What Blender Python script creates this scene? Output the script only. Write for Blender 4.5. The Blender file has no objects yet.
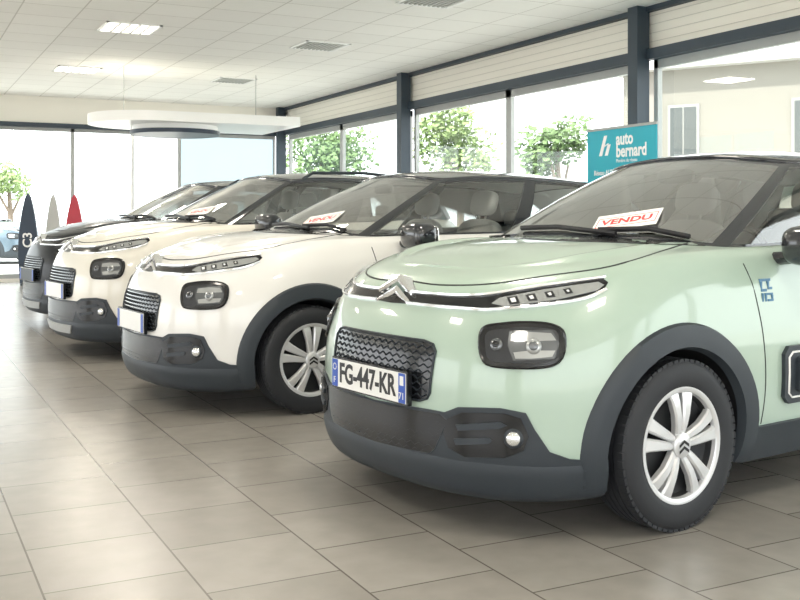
import bpy, bmesh, math, random
from mathutils import Vector, Matrix
from mathutils.bvhtree import BVHTree
from mathutils.geometry import delaunay_2d_cdt
random.seed(4)
PI=math.pi
S=bpy.context.scene; COL=S.collection
R_=math.radians
# ---------------------------------------------------------------- materials
def mat(name,col,rough=.5,metal=0.,coat=0.,spec=.5,emit=None,es=0.):
    m=bpy.data.materials.new(name); m.use_nodes=True
    b=m.node_tree.nodes['Principled BSDF']
    b.inputs['Base Color'].default_value=(*col,1); b.inputs['Roughness'].default_value=rough
    b.inputs['Metallic'].default_value=metal; b.inputs['Coat Weight'].default_value=coat
    b.inputs['Coat Roughness'].default_value=.04
    b.inputs['Specular IOR Level'].default_value=spec
    if emit: b.inputs['Emission Color'].default_value=(*emit,1); b.inputs['Emission Strength'].default_value=es
    return m
def bumpy(m,scale,strength,dist=.002,detail=3):
    nt=m.node_tree; b=nt.nodes['Principled BSDF']
    tc=nt.nodes.new('ShaderNodeTexCoord'); n=nt.nodes.new('ShaderNodeTexNoise'); bp=nt.nodes.new('ShaderNodeBump')
    n.inputs['Scale'].default_value=scale; n.inputs['Detail'].default_value=detail
    bp.inputs['Strength'].default_value=strength; bp.inputs['Distance'].default_value=dist
    nt.links.new(tc.outputs['Object'],n.inputs['Vector']); nt.links.new(n.outputs['Fac'],bp.inputs['Height'])
    nt.links.new(bp.outputs['Normal'],b.inputs['Normal']); return m
def glassmat(name,tint,refl=1.0,base=0.0):
    m=bpy.data.materials.new(name); m.use_nodes=True; nt=m.node_tree
    for n in list(nt.nodes): nt.nodes.remove(n)
    o=nt.nodes.new('ShaderNodeOutputMaterial'); mx=nt.nodes.new('ShaderNodeMixShader')
    t=nt.nodes.new('ShaderNodeBsdfTransparent'); g=nt.nodes.new('ShaderNodeBsdfGlossy'); f=nt.nodes.new('ShaderNodeFresnel')
    ma=nt.nodes.new('ShaderNodeMath'); ma.operation='MULTIPLY_ADD'; ma.inputs[1].default_value=refl; ma.inputs[2].default_value=base; ma.use_clamp=True
    t.inputs['Color'].default_value=(*tint,1); g.inputs['Roughness'].default_value=.02; f.inputs['IOR'].default_value=1.5
    nt.links.new(f.outputs[0],ma.inputs[0]); nt.links.new(ma.outputs[0],mx.inputs[0])
    nt.links.new(t.outputs[0],mx.inputs[1]); nt.links.new(g.outputs[0],mx.inputs[2]); nt.links.new(mx.outputs[0],o.inputs[0]); return m
M={}
M['mint']=mat('mint_paint',(.375,.485,.405),.32,0,.9)
M['white']=mat('white_paint',(.77,.765,.74),.3,0,.9)
M['cream']=mat('cream_white_paint',(.75,.725,.65),.3,0,.9)
M['pale_paint']=mat('pale_grey_paint',(.30,.33,.35),.3,.2,.6)
M['black_paint']=mat('black_paint',(.008,.010,.014),.35,0,.18,.2)
M['silver_paint']=mat('silver_paint',(.12,.17,.22),.3,.4,.9)
M['skid']=mat('silver_plastic',(.45,.46,.46),.4,.3)
M['roof']=mat('black_gloss_roof',(.02,.023,.028),.15,0,.8)
M['plastic']=bumpy(mat('charcoal_bumper_plastic',(.026,.034,.043),.5),900,.3,.0006)
M['gloss_black']=mat('gloss_black',(.008,.009,.011),.18,0,.2)
M['dark']=mat('dark_interior',(.015,.016,.018),.8)
M['cabin']=mat('cabin_grey',(.40,.40,.39),.8)
M['seam']=mat('panel_gap',(.02,.024,.024),.8)
M['chrome']=mat('chrome',(.88,.89,.90),.15,.9,.5)
M['rim']=mat('silver_wheel',(.66,.67,.68),.28,.45)
M['rimdark']=mat('rim_barrel',(.03,.032,.035),.5,.3)
M['lampgrey']=mat('lamp_grey',(.13,.14,.15),.15,.5,1)
M['lamplight']=mat('lamp_light_grey',(.42,.44,.44),.12,.5,1)
M['rubber']=bumpy(mat('tyre_rubber',(.016,.018,.022),.62),60,.3,.001)
M['glass']=glassmat('car_glass',(.99,1,.99),1.5,.34)
M['sglass']=glassmat('side_glass',(.93,.96,.95),1.4,.12)
M['wglass']=glassmat('window_glass',(.97,.99,.98),.10,0)
M['aqua']=glassmat('aqua_window_glass',(.50,.555,.565),.10,0)
M['seat']=bumpy(mat('seat_fabric',(.58,.58,.56),.9),300,.5)
M['plate']=mat('plate_white',(.80,.80,.78),.35)
M['plateblue']=mat('plate_blue',(.02,.08,.42),.4)
M['ink']=mat('ink_black',(.01,.01,.012),.5)
M['lens']=mat('lamp_lens',(.80,.82,.82),.08,.75,1)
M['led']=mat('lamp_led',(.90,.92,.92),.2,.1,1)
M['redl']=mat('tail_red',(.5,.01,.01),.2,0,1)
M['paper']=mat('white_paper',(.9,.89,.86),.7)
M['red']=mat('red_ink',(.75,.04,.04),.6)
M['blue']=mat('blue_mark',(.05,.17,.30),.4)
M['steel']=mat('dark_steel',(.030,.046,.064),.5)
M['beige']=mat('beige_panel',(.86,.83,.75),.6)
M['groove']=mat('panel_groove',(.62,.60,.54),.6)
M['frame']=mat('grey_window_frame',(.40,.41,.40),.5)
M['whitegloss']=mat('white_gloss',(.92,.92,.90),.3)
M['teal']=mat('teal_banner',(.012,.42,.54),.5)
M['tealw']=mat('banner_white',(.95,.97,.97),.6)
M['navy']=mat('navy',(.015,.03,.055),.4)
M['leaf']=mat('leaf',(.13,.21,.08),.7)
M['leaf2']=mat('leaf_pale',(.20,.28,.11),.7)
M['bark']=mat('bark',(.18,.14,.11),.9)
M['render']=bumpy(mat('pale_render',(.225,.215,.19),.9),4,.2,.02)
M['hwhite']=mat('house_frame',(.30,.30,.29),.7)
M['pane_dark']=mat('far_pane',(.08,.09,.09),.4)
M['ground']=mat('outdoor_ground',(.62,.61,.58),.9)
M['lamp']=mat('light_diffuser',(1,1,1),.5,emit=(1,.93,.78),es=2.2)
M['vent']=mat('vent_grey',(.45,.45,.43),.5)
def tiled(name,c1,c2,mort,bw,rh,ms,off,rough,bump=.3,loc=(0,0,0),spec=.5,swap=False,var=.06):
    m=bpy.data.materials.new(name); m.use_nodes=True; nt=m.node_tree; b=nt.nodes['Principled BSDF']
    b.inputs['Specular IOR Level'].default_value=spec; b.inputs['Roughness'].default_value=rough
    tc=nt.nodes.new('ShaderNodeTexCoord'); br=nt.nodes.new('ShaderNodeTexBrick')
    src=tc.outputs['Object']
    if swap:
        sp=nt.nodes.new('ShaderNodeSeparateXYZ'); cb=nt.nodes.new('ShaderNodeCombineXYZ'); nt.links.new(src,sp.inputs[0])
        nt.links.new(sp.outputs['X'],cb.inputs['Y']); nt.links.new(sp.outputs['Y'],cb.inputs['X']); src=cb.outputs[0]
    mp=nt.nodes.new('ShaderNodeMapping'); mp.inputs['Location'].default_value=loc; nt.links.new(src,mp.inputs['Vector'])
    nt.links.new(mp.outputs[0],br.inputs['Vector'])
    br.offset=off; br.inputs['Scale'].default_value=1; br.inputs['Mortar Size'].default_value=ms; br.inputs['Mortar Smooth'].default_value=.1
    br.inputs['Brick Width'].default_value=bw; br.inputs['Row Height'].default_value=rh
    br.inputs['Color1'].default_value=(*c1,1); br.inputs['Color2'].default_value=(*c2,1); br.inputs['Mortar'].default_value=(*mort,1)
    n=nt.nodes.new('ShaderNodeTexNoise'); n.inputs['Scale'].default_value=9; n.inputs['Detail'].default_value=3
    nt.links.new(tc.outputs['Object'],n.inputs['Vector'])
    hs=nt.nodes.new('ShaderNodeHueSaturation'); ma=nt.nodes.new('ShaderNodeMath'); ma.operation='MULTIPLY_ADD'; ma.inputs[1].default_value=var*2; ma.inputs[2].default_value=1-var
    nt.links.new(n.outputs['Fac'],ma.inputs[0]); nt.links.new(ma.outputs[0],hs.inputs['Value'])
    nt.links.new(br.outputs['Color'],hs.inputs['Color']); nt.links.new(hs.outputs['Color'],b.inputs['Base Color'])
    bp=nt.nodes.new('ShaderNodeBump'); bp.inputs['Strength'].default_value=bump; bp.inputs['Distance'].default_value=.001; bp.invert=True
    nt.links.new(br.outputs['Fac'],bp.inputs['Height']); nt.links.new(bp.outputs['Normal'],b.inputs['Normal'])
    return m
M['floor']=tiled('floor_tiles',(.295,.276,.248),(.34,.32,.29),(.13,.118,.10),.45,.45,.0035,.5,.27,bump=.1,loc=(-.09,-.417+.45,0),spec=.85,swap=True,var=.13)
M['ceil']=tiled('ceiling_tiles',(.89,.875,.83),(.93,.915,.87),(.64,.62,.57),.6,.6,.008,0,.8,.1,var=.02)
# ---------------------------------------------------------------- mesh helpers
def mk(name,vs,fs,m,parent=None,smooth=True,sharp=None):
    me=bpy.data.meshes.new(name); me.from_pydata([tuple(v) for v in vs],[],fs); me.validate()
    if not isinstance(m,(list,tuple)): m=[m]
    for x in m: me.materials.append(x)
    if smooth:
        for p in me.polygons: p.use_smooth=True
        if sharp: me.set_sharp_from_angle(angle=R_(sharp))
    o=bpy.data.objects.new(name,me); COL.objects.link(o)
    if parent: o.parent=parent
    return o
class MB:
    def __init__(s): s.v=[]; s.f=[]
    def add(s,vs,fs):
        n=len(s.v); s.v+= [Vector(v) for v in vs]; s.f+=[tuple(i+n for i in f) for f in fs]; return s
    def box(s,a,b,mx=None):
        x0,y0,z0=a; x1,y1,z1=b
        vs=[Vector(p) for p in ((x0,y0,z0),(x1,y0,z0),(x1,y1,z0),(x0,y1,z0),(x0,y0,z1),(x1,y0,z1),(x1,y1,z1),(x0,y1,z1))]
        if mx: vs=[mx@v for v in vs]
        return s.add(vs,[(0,3,2,1),(4,5,6,7),(0,1,5,4),(1,2,6,5),(2,3,7,6),(3,0,4,7)])
    def tube(s,pts,r,n=8):
        pts=[Vector(p) for p in pts]; vs=[]; fs=[]
        for i,p in enumerate(pts):
            t=(pts[min(i+1,len(pts)-1)]-pts[max(i-1,0)]).normalized()
            a=t.orthogonal().normalized() if i==0 else (a-t*a.dot(t)).normalized()
            b=t.cross(a); rr=r[i] if isinstance(r,(list,tuple)) else r
            for k in range(n): q=2*PI*k/n; vs.append(p+(a*math.cos(q)+b*math.sin(q))*rr)
        for i in range(len(pts)-1):
            for k in range(n): k2=(k+1)%n; fs.append((i*n+k,i*n+k2,(i+1)*n+k2,(i+1)*n+k))
        fs.append(tuple(range(n))[::-1]); fs.append(tuple((len(pts)-1)*n+k for k in range(n)))
        return s.add(vs,fs)
    def sq(s,c,r,e=.5,nu=24,nv=12,mx=None):
        def pw(a,q): return math.copysign(abs(a)**q,a)
        vs=[];fs=[]
        for j in range(nv+1):
            ph=-PI/2+PI*j/nv
            for i in range(nu):
                th=2*PI*i/nu
                v=Vector((r[0]*pw(math.cos(ph),e)*pw(math.cos(th),e),r[1]*pw(math.cos(ph),e)*pw(math.sin(th),e),r[2]*pw(math.sin(ph),e)))
                if mx: v=mx@v
                vs.append(v+Vector(c))
        for j in range(nv):
            for i in range(nu):
                i2=(i+1)%nu; fs.append((j*nu+i,j*nu+i2,(j+1)*nu+i2,(j+1)*nu+i))
        return s.add(vs,fs)
    def lathe_y(s,prof,c=(0,0,0),n=48,closed=False):   # prof: (r, y) about the y axis
        vs=[];fs=[];m=len(prof)
        for i in range(n):
            a=2*PI*i/n
            for r,y in prof: vs.append(Vector((c[0]+r*math.cos(a),c[1]+y,c[2]+r*math.sin(a))))
        for i in range(n):
            i2=(i+1)%n
            for k in range(m-1+(1 if closed else 0)):
                k2=(k+1)%m; fs.append((i*m+k,i*m+k2,i2*m+k2,i2*m+k))
        return s.add(vs,fs)
    def build(s,name,m,parent=None,smooth=False,sharp=35): return mk(name,s.v,s.f,m,parent,smooth,sharp)
def tag(o,label=None,cat=None,group=None,kind=None):
    if label: o['label']=label
    if cat: o['category']=cat
    if group: o['group']=group
    if kind: o['kind']=kind
    return o
def spl(tab,x):          # smooth interpolation through a table
    if x<=tab[0][0]: return tab[0][1]
    if x>=tab[-1][0]: return tab[-1][1]
    for i in range(len(tab)-1):
        if tab[i][0]<=x<=tab[i+1][0]: break
    def sl(j):
        if j<=0: return (tab[1][1]-tab[0][1])/(tab[1][0]-tab[0][0])
        if j>=len(tab)-1: return (tab[-1][1]-tab[-2][1])/(tab[-1][0]-tab[-2][0])
        a=(tab[j][1]-tab[j-1][1])/(tab[j][0]-tab[j-1][0]); b=(tab[j+1][1]-tab[j][1])/(tab[j+1][0]-tab[j][0])
        return 0 if a*b<=0 else 2*a*b/(a+b)
    h=tab[i+1][0]-tab[i][0]; t=(x-tab[i][0])/h; y0,y1=tab[i][1],tab[i+1][1]; m0,m1=sl(i)*h,sl(i+1)*h
    return (2*t**3-3*t*t+1)*y0+(t**3-2*t*t+t)*m0+(-2*t**3+3*t*t)*y1+(t**3-t*t)*m1
def catpts(P,n):         # catmull-rom through vectors, n per span
    out=[]
    for i in range(len(P)-1):
        p1,p2=P[i],P[i+1]; p0=P[i-1] if i>0 else p1*2-p2; p3=P[i+2] if i+2<len(P) else p2*2-p1
        for k in range(n):
            t=k/n; out.append(.5*((2*p1)+(p2-p0)*t+(2*p0-5*p1+4*p2-p3)*t*t+(3*p1-p0-3*p2+p3)*t**3))
    out.append(P[-1].copy()); return out
def sstep(a,b,x):
    t=max(0,min(1,(x-a)/(b-a))); return t*t*(3-2*t)
def text_mesh(body,size,mx,extrude=.0008,bold=0.,align='CENTER'):
    c=bpy.data.curves.new('txt','FONT'); c.body=body; c.size=size; c.extrude=extrude; c.offset=bold; c.align_x=align; c.align_y='CENTER'; c.resolution_u=3
    o=bpy.data.objects.new('txt',c); COL.objects.link(o); bpy.context.view_layer.update()
    me=bpy.data.meshes.new_from_object(o.evaluated_get(bpy.context.evaluated_depsgraph_get()))
    vs=[mx@v.co for v in me.vertices]; fs=[tuple(p.vertices) for p in me.polygons]
    bpy.data.objects.remove(o); bpy.data.meshes.remove(me); return vs,fs
# ---------------------------------------------------------------- camera frame
CH=1.16; FPX=1000.; HY=217.; YAW=R_(27)
fv=Vector((math.sin(YAW),math.cos(YAW),0)); rv=Vector((math.cos(YAW),-math.sin(YAW),0)); CAM=Vector((0,0,CH))
def W(Rr,F,z=0): v=fv*F+rv*Rr; return Vector((v.x,v.y,z))
cam=bpy.data.cameras.new('camera'); co=bpy.data.objects.new('camera',cam); COL.objects.link(co)
co.location=CAM; co.rotation_euler=(PI/2,0,-YAW); cam.lens=45; cam.sensor_width=36; cam.shift_y=-(300-HY)/800; cam.clip_end=300
S.camera=co
# ================================================================= CAR
RZ=R_(8); N1=W(-.105,3.93)
MC=Matrix.Translation(N1)@Matrix.Rotation(RZ,4,'Z'); MCI=MC.inverted()
WX=.80; WX2=3.34; WR=.3175
ZE=[(.2,.94),(.30,.956),(.4,.972),(.6,.998),(1.,1.022),(1.4,1.035),(2.5,1.05),(3.6,1.08),(4.,1.08)]
CR=[(.2,.0),(.30,.006),(.45,.036),(.65,.052),(1.,.05),(1.4,.05),(4.,.04)]
zedge=lambda x: spl(ZE,x); crown=lambda x: spl(CR,x)
K=[(.16,.150,.19,.72,.60,3.86,.22,None),(.07,.153,.19,.79,.66,3.93,.23,None),(.025,.195,.225,.825,.70,3.97,.28,None),
(.0,.30,.32,.850,.72,3.99,.38,None),(-.0,.42,.44,.866,.75,3.995,.48,None),(.0,.54,.56,.870,.76,3.99,.60,None),
(.015,.65,.67,.866,.76,3.97,.72,None),(.045,.74,.77,.857,.76,3.95,.82,None),(.085,.815,0,.843,.74,3.93,0,.155),
(.135,.875,0,.820,.72,3.90,0,.088),(.205,.925,0,.790,.68,3.86,0,.03),(.30,.956,0,.755,.62,3.80,0,0)]
NF,NS,NR=26,34,12; EX=2/2.5
def outline(xf,a,w,xr,ar,n=EX):
    pts=[]
    for i in range(NF+1):
        th=PI/2*i/NF; pts.append((xf+a*(1-max(0,math.cos(th))**n),w*math.sin(th)**n))
    for i in range(1,NS): pts.append((xf+a+(xr-ar-xf-a)*i/NS,w))
    for i in range(NR+1):
        th=PI/2*(1-i/NR); pts.append((xr-ar*(1-max(0,math.cos(th))**n),w*math.sin(th)**n if th>1e-6 else 0))
    pts[0]=(xf,0); return pts
rings=[]
for (xf,zf,zs,w,a,xr,zr,d) in K:
    o=outline(xf,a,w,xr,.5); ring=[]
    for (x,y) in o:
        s=sstep(.05,.9,x)
        if d is None:
            z=zf+(zs-zf)*s; z=z+(zr-zs)*sstep(3.2,3.9,x)
        else: z=zf*(1-s)+(zedge(x)-d)*s
        ring.append(Vector((x,-y,z)))
    rings.append(ring)
NC=len(rings[0]); cols=[catpts([rings[k][i] for k in range(len(K))],4) for i in range(NC)]
raw=[list(c) for c in cols]
for i in range(NC):
    top=cols[i][-1]; x=top.x; ed=top.copy()
    tub=1.38<x<3.45
    for f in (.975,.95,.93,.9,.87,.84,.81,.78,.75,.72,.68,.62,.55,.47,.4,.32,.25,.12,0):
        z=ed.z+crown(x)*(1-f**2.5)+.016*math.exp(-((f-.80)/.04)**2)*sstep(.32,.6,x)*(1-sstep(1.0,1.3,x))-.007*math.exp(-((f-.70)/.06)**2)*sstep(.32,.6,x)
        if tub and f<.92: z=.70
        cols[i].append(Vector((x,ed.y*f,z)))
    bot=cols[i][0]
    for f in (.5,0): cols[i].insert(0,Vector((bot.x,bot.y*f,bot.z)))
NJ=len(cols[0]); vs=[]; fs=[]
for sgn in (1,-1):
    b=len(vs)
    for i in range(NC):
        for j in range(NJ): p=cols[i][j]; vs.append(Vector((p.x,p.y*sgn,p.z)))
    for i in range(NC-1):
        for j in range(NJ-1):
            q=(b+i*NJ+j,b+i*NJ+j+1,b+(i+1)*NJ+j+1,b+(i+1)*NJ+j)
            if sgn<0: q=q[::-1]
            fs.append(q)
me=bpy.data.meshes.new('b'); me.from_pydata([tuple(v) for v in vs],[],fs)
bm=bmesh.new(); bm.from_mesh(me); bmesh.ops.remove_doubles(bm,verts=bm.verts,dist=1e-5)
bmesh.ops.dissolve_degenerate(bm,edges=bm.edges,dist=1e-5); bmesh.ops.recalc_face_normals(bm,faces=bm.faces)
BV=BVHTree.FromBMesh(bm); bm.to_mesh(me); bm.free()
bo=bpy.data.objects.new('tmp_body',me); COL.objects.link(bo)
cutters=[]
for wx in (WX,WX2):
    for s in (-1,1):
        mb=MB().lathe_y([(0,s*.52),(.362,s*.52),(.362,s*1.2),(0,s*1.2)],(wx,0,WR),64)
        c=mb.build('cutter',M['dark']); 
        b2=bmesh.new(); b2.from_mesh(c.data); bmesh.ops.remove_doubles(b2,verts=b2.verts,dist=1e-5); bmesh.ops.recalc_face_normals(b2,faces=b2.faces); b2.to_mesh(c.data); b2.free()
        md=bo.modifiers.new('x','BOOLEAN'); md.operation='DIFFERENCE'; md.solver='EXACT'; md.object=c; cutters.append(c)
bpy.context.view_layer.update()
bme=bpy.data.meshes.new_from_object(bo.evaluated_get(bpy.context.evaluated_depsgraph_get()))
for c in cutters: bpy.data.objects.remove(c)
bpy.data.objects.remove(bo)
bme.materials.clear(); bme.materials.append(M['mint']); bme.materials.append(M['dark']); bme.materials.append(M['cabin'])
for p in bme.polygons:
    p.use_smooth=True; c=p.center; p.material_index=0
    for wx in (WX,WX2):
        d=math.hypot(c.x-wx,c.z-WR)
        if d<.3625 and abs(c.y)<.9 : p.material_index=1
    if 1.36<c.x<3.5 and abs(c.y)<.74 and c.z>.6: p.material_index=2
    if c.z<.2 and abs(p.normal.z)>.8: p.material_index=1
bme.set_sharp_from_angle(angle=R_(38))
car=bpy.data.objects.new('car',None); COL.objects.link(car)
body=bpy.data.objects.new('body',bme); COL.objects.link(body); body.parent=car; bme.name='body'
# ---- greenhouse grid
GN=2/2.6
def gring(xf,a,w,xr,ar):
    pts=[]
    for i in range(31):
        th=R_(90*i/30); pts.append((xf+a*(1-max(0,math.cos(th))**GN),w*math.sin(th)**GN,th))
    for i in range(1,30): pts.append((xf+a+(xr-ar-xf-a)*i/30,w,PI/2))
    for i in range(13):
        th=PI/2*(1-i/12); pts.append((xr-ar*(1-max(0,math.cos(th))**GN),w*max(0,math.sin(th))**GN,PI-th))
    pts[0]=(xf,0,0); pts[-1]=(xr,0,PI); return pts
def bodytop(x,y): return zedge(x)+crown(x)*(1-min(1,abs(y)/.755)**2.5)
ZR=[(1.8,1.455),(1.95,1.478),(2.3,1.502),(2.8,1.496),(3.3,1.465),(3.7,1.415)]
def rooftop(x,y): return spl(ZR,x)-.06*(abs(y)/.56)**2.2
lo=gring(1.03,.33,.735,3.80,.3); up=gring(1.84,.15,.565,3.60,.22)
TT=[0,.05,.15,.27,.4,.53,.66,.79,.9,.95,1]
G=[]
for (a,b) in zip(lo,up):
    L=Vector((a[0],-a[1],bodytop(a[0],a[1])-.008)); U=Vector((b[0],-b[1],rooftop(b[0],b[1])-.012)); row=[]
    od=Vector((-math.cos(a[2])*.6,-math.sin(a[2]),.6*abs(math.cos(a[2]))))
    for t in TT: row.append(L.lerp(U,t)+od*.09*t*(1-t))
    G.append(row)
NG=len(G); JM=len(TT)-1
iA,iB=21,25
def grid_mesh(name,i0,i1,j0,j1,m,sgns=(1,),parent=car):
    V=[];F=[];idx={}
    for s in sgns:
        for i in range(i0,i1+1):
            for j in range(j0,j1+1):
                idx[(s,i,j)]=len(V); p=G[i][j]; V.append(Vector((p.x,p.y*s,p.z)))
        for i in range(i0,i1):
            for j in range(j0,j1):
                q=(idx[s,i,j],idx[s,i+1,j],idx[s,i+1,j+1],idx[s,i,j+1])
                F.append(q if s>0 else q[::-1])
    o=mk(name,V,F,m,parent)
    b=bmesh.new(); b.from_mesh(o.data); bmesh.ops.remove_doubles(b,verts=b.verts,dist=1e-5); b.to_mesh(o.data); b.free()
    return o
def is_glass(i,j):
    if not(1<=j<JM-1): return False
    if i<iA: return True
    if iB<=i<44: return True
    if 46<=i<55: return j>=1
    return i>=63
grid_mesh('windscreen',0,iA,1,JM-1,M['glass'],(1,-1))
for s in (1,-1):
    grid_mesh('side_window',iB,44,1,JM-1,M['sglass'],(s,)); grid_mesh('side_window',46,55,1,JM-1,M['sglass'],(s,))
grid_mesh('rear_window',63,NG-1,1,JM-1,M['sglass'],(1,-1))
V=[];F=[];GF=[]
for s in (1,-1):
    b=len(V)
    for i in range(NG):
        for j in range(JM+1): p=G[i][j]; V.append(Vector((p.x,p.y*s,p.z)))
    for i in range(NG-1):
        for j in range(JM):
            q=(b+i*(JM+1)+j,b+(i+1)*(JM+1)+j,b+(i+1)*(JM+1)+j+1,b+i*(JM+1)+j+1); q=q if s>0 else q[::-1]
            GF.append(q)
            if not is_glass(i,j): F.append(q)
GB=BVHTree.FromPolygons(V,GF)
fo=mk('pillar_frame',V,F,M['roof'],car)
b=bmesh.new(); b.from_mesh(fo.data); bmesh.ops.remove_doubles(b,verts=b.verts,dist=1e-5); bmesh.ops.delete(b,geom=[v for v in b.verts if not v.link_faces],context='VERTS')
bmesh.ops.solidify(b,geom=b.faces[:],thickness=.018); b.to_mesh(fo.data); b.free(); fo.data.set_sharp_from_angle(angle=R_(35))
V=[];F=[]; FR=(1.0,.985,.93,.8,.6,.4,.2,0)
for s in (1,-1):
    b=len(V)
    for i in range(NG):
        p=G[i][JM]
        for k,f in enumerate(FR):
            y=p.y*f; V.append(Vector((p.x,y*s,rooftop(p.x,y)-(.012 if k==0 else 0))))
    n=len(FR)
    for i in range(NG-1):
        for k in range(n-1):
            q=(b+i*n+k,b+(i+1)*n+k,b+(i+1)*n+k+1,b+i*n+k+1); F.append(q if s>0 else q[::-1])
ro=mk('roof',V,F,M['roof'],car)
b=bmesh.new(); b.from_mesh(ro.data); bmesh.ops.remove_doubles(b,verts=b.verts,dist=1e-5); bmesh.ops.dissolve_degenerate(b,edges=b.edges,dist=1e-5); bmesh.ops.solidify(b,geom=b.faces[:],thickness=.02); b.to_mesh(ro.data); b.free()
V=[];F=[]
for s in (1,-1):
    b=len(V)
    for i in range(NG):
        p=G[i][JM]
        for f in (.97,.6,.3,0): V.append(Vector((2.7+(p.x-2.7)*.97,p.y*f*s,rooftop(p.x,p.y*f)-.032)))
    for i in range(NG-1):
        for k in range(3):
            q=(b+i*4+k,b+(i+1)*4+k,b+(i+1)*4+k+1,b+i*4+k+1); F.append(q if s<0 else q[::-1])
mk('headliner',V,F,mat('headliner_cloth',(.65,.65,.62),.9),car)
# ---- casters
def hit(bvh,o,d):
    l,n,i,dd=bvh.ray_cast(o,d,20)
    if l is None:
        best=None
        for k in range(30):
            q=bvh.find_nearest(o+d*(2.6+.1*k))
            if best is None or q[3]<best[3]: best=q
        l,n=best[0],best[1]
    if n.dot(d)>0: n=-n
    return l,n
CL=MCI@CAM; R3=MCI.to_3x3()
def pxr(p): return (R3@(fv+rv*((p[0]-400)/FPX)+Vector((0,0,(HY-p[1])/FPX)))).normalized()
def pxc(p,bvh=BV): return hit(bvh,CL,pxr(p))
def pxg(p): return hit(GB,CL,pxr(p))
def front(p): return hit(BV,Vector((-2,p[0],p[1])),Vector((1,0,0)))
def side(p): return hit(BV,Vector((p[0],-3,p[1])),Vector((0,1,0)))
def resample(poly,step,smooth,closed=True):
    P=[Vector((p[0],p[1],0)) for p in poly]; n=len(P); out=[]
    rng=n if closed else n-1
    for i in range(rng):
        p1,p2=P[i],P[(i+1)%n]
        p0=P[(i-1)%n] if closed or i>0 else p1; p3=P[(i+2)%n] if closed or i+2<n else p2
        L=(p2-p1).length; k=max(1,int(L/step+.5))
        for q in range(k):
            t=q/k
            if smooth: v=.5*((2*p1)+(p2-p0)*t+(2*p0-5*p1+4*p2-p3)*t*t+(3*p1-p0-3*p2+p3)*t**3)
            else: v=p1.lerp(p2,t)
            out.append(v.to_2d())
    if not closed: out.append(P[-1].to_2d())
    return out
def inside(p,poly):
    c=False; n=len(poly); j=n-1
    for i in range(n):
        a,b=poly[i],poly[j]
        if (a[1]>p[1])!=(b[1]>p[1]) and p[0]<(b[0]-a[0])*(p[1]-a[1])/(b[1]-a[1])+a[0]: c=not c
        j=i
    return c
def patch(name,poly,caster,m,step,off=.004,smooth=True,skirt=.012,mirror=True,parent=None):
    B=resample(poly,step,smooth); n=len(B); pts=list(B)
    x0=min(p[0] for p in B);x1=max(p[0] for p in B);y0=min(p[1] for p in B);y1=max(p[1] for p in B)
    st=step*1.3; y=y0+st*.5
    while y<y1:
        x=x0+st*.5
        while x<x1:
            q=Vector((x,y))
            if inside(q,B) and min((q-b_).length for b_ in B)>st*.55: pts.append(q)
            x+=st
        y+=st
    vc,ed,fc,_,_,_=delaunay_2d_cdt(pts,[],[list(range(n))],1,1e-6)
    V=[];NN=[]
    for v in vc: l,nn=caster((v[0],v[1])); V.append(l+nn*off); NN.append(nn)
    F=[]; cnt={}
    for f in fc:
        f=list(f)
        if len(f)<3: continue
        a,b,c=V[f[0]],V[f[1]],V[f[2]]; nn=(b-a).cross(c-a)
        if nn.dot(NN[f[0]]+NN[f[1]]+NN[f[2]])<0: f=f[::-1]
        F.append(tuple(f))
        for k in range(len(f)): cnt[(f[k],f[(k+1)%len(f)])]=1
    low={}
    for (a,b) in list(cnt):
        if (b,a) not in cnt:
            for q in (a,b):
                if q not in low: low[q]=len(V); V.append(V[q]-NN[q]*(off+skirt)); 
            F.append((b,a,low[a],low[b]))
    outs=[]
    o=mk(name,V,F,m,parent or car,True,40); outs.append(o)
    if mirror: outs.append(mk(name,[Vector((v.x,-v.y,v.z)) for v in V],[f[::-1] for f in F],m,car if parent is None else parent,True,40))
    return outs
def rib(pts,caster,width,off,step,smooth=True,base=.004,closed=False):
    P=resample(pts,step,smooth,closed); H=[caster((p[0],p[1])) for p in P]; n=len(P); V=[];F=[]
    for i in range(n):
        l,nn=H[i]; a=H[(i+1)%n if closed else min(i+1,n-1)][0]; b=H[(i-1)%n if closed else max(i-1,0)][0]
        t=(a-b).normalized(); s=nn.cross(t).normalized(); w=(width(i/(n-1)) if callable(width) else width)/2
        V+=[l-s*w-nn*base,l-s*w+nn*off*.7,l+nn*off,l+s*w+nn*off*.7,l+s*w-nn*base]
    for i in range(n if closed else n-1):
        i2=(i+1)%n
        for k in range(4): F.append((i*5+k,i*5+k+1,i2*5+k+1,i2*5+k))
    if not closed: F.append((0,1,2,3,4)); F.append(tuple((n-1)*5+k for k in (4,3,2,1,0)))
    return V,F
def ribbon(name,pts,caster,width,off,step,m,mirror=True,parent=None,smooth=True,closed=False):
    V,F=rib(pts,caster,width,off,step,smooth,closed=closed); os_=[mk(name,V,F,m,parent or car,True,50)]
    if mirror: os_.append(mk(name,[Vector((v.x,-v.y,v.z)) for v in V],[f[::-1] for f in F],m,parent or car,True,50))
    return os_
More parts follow.
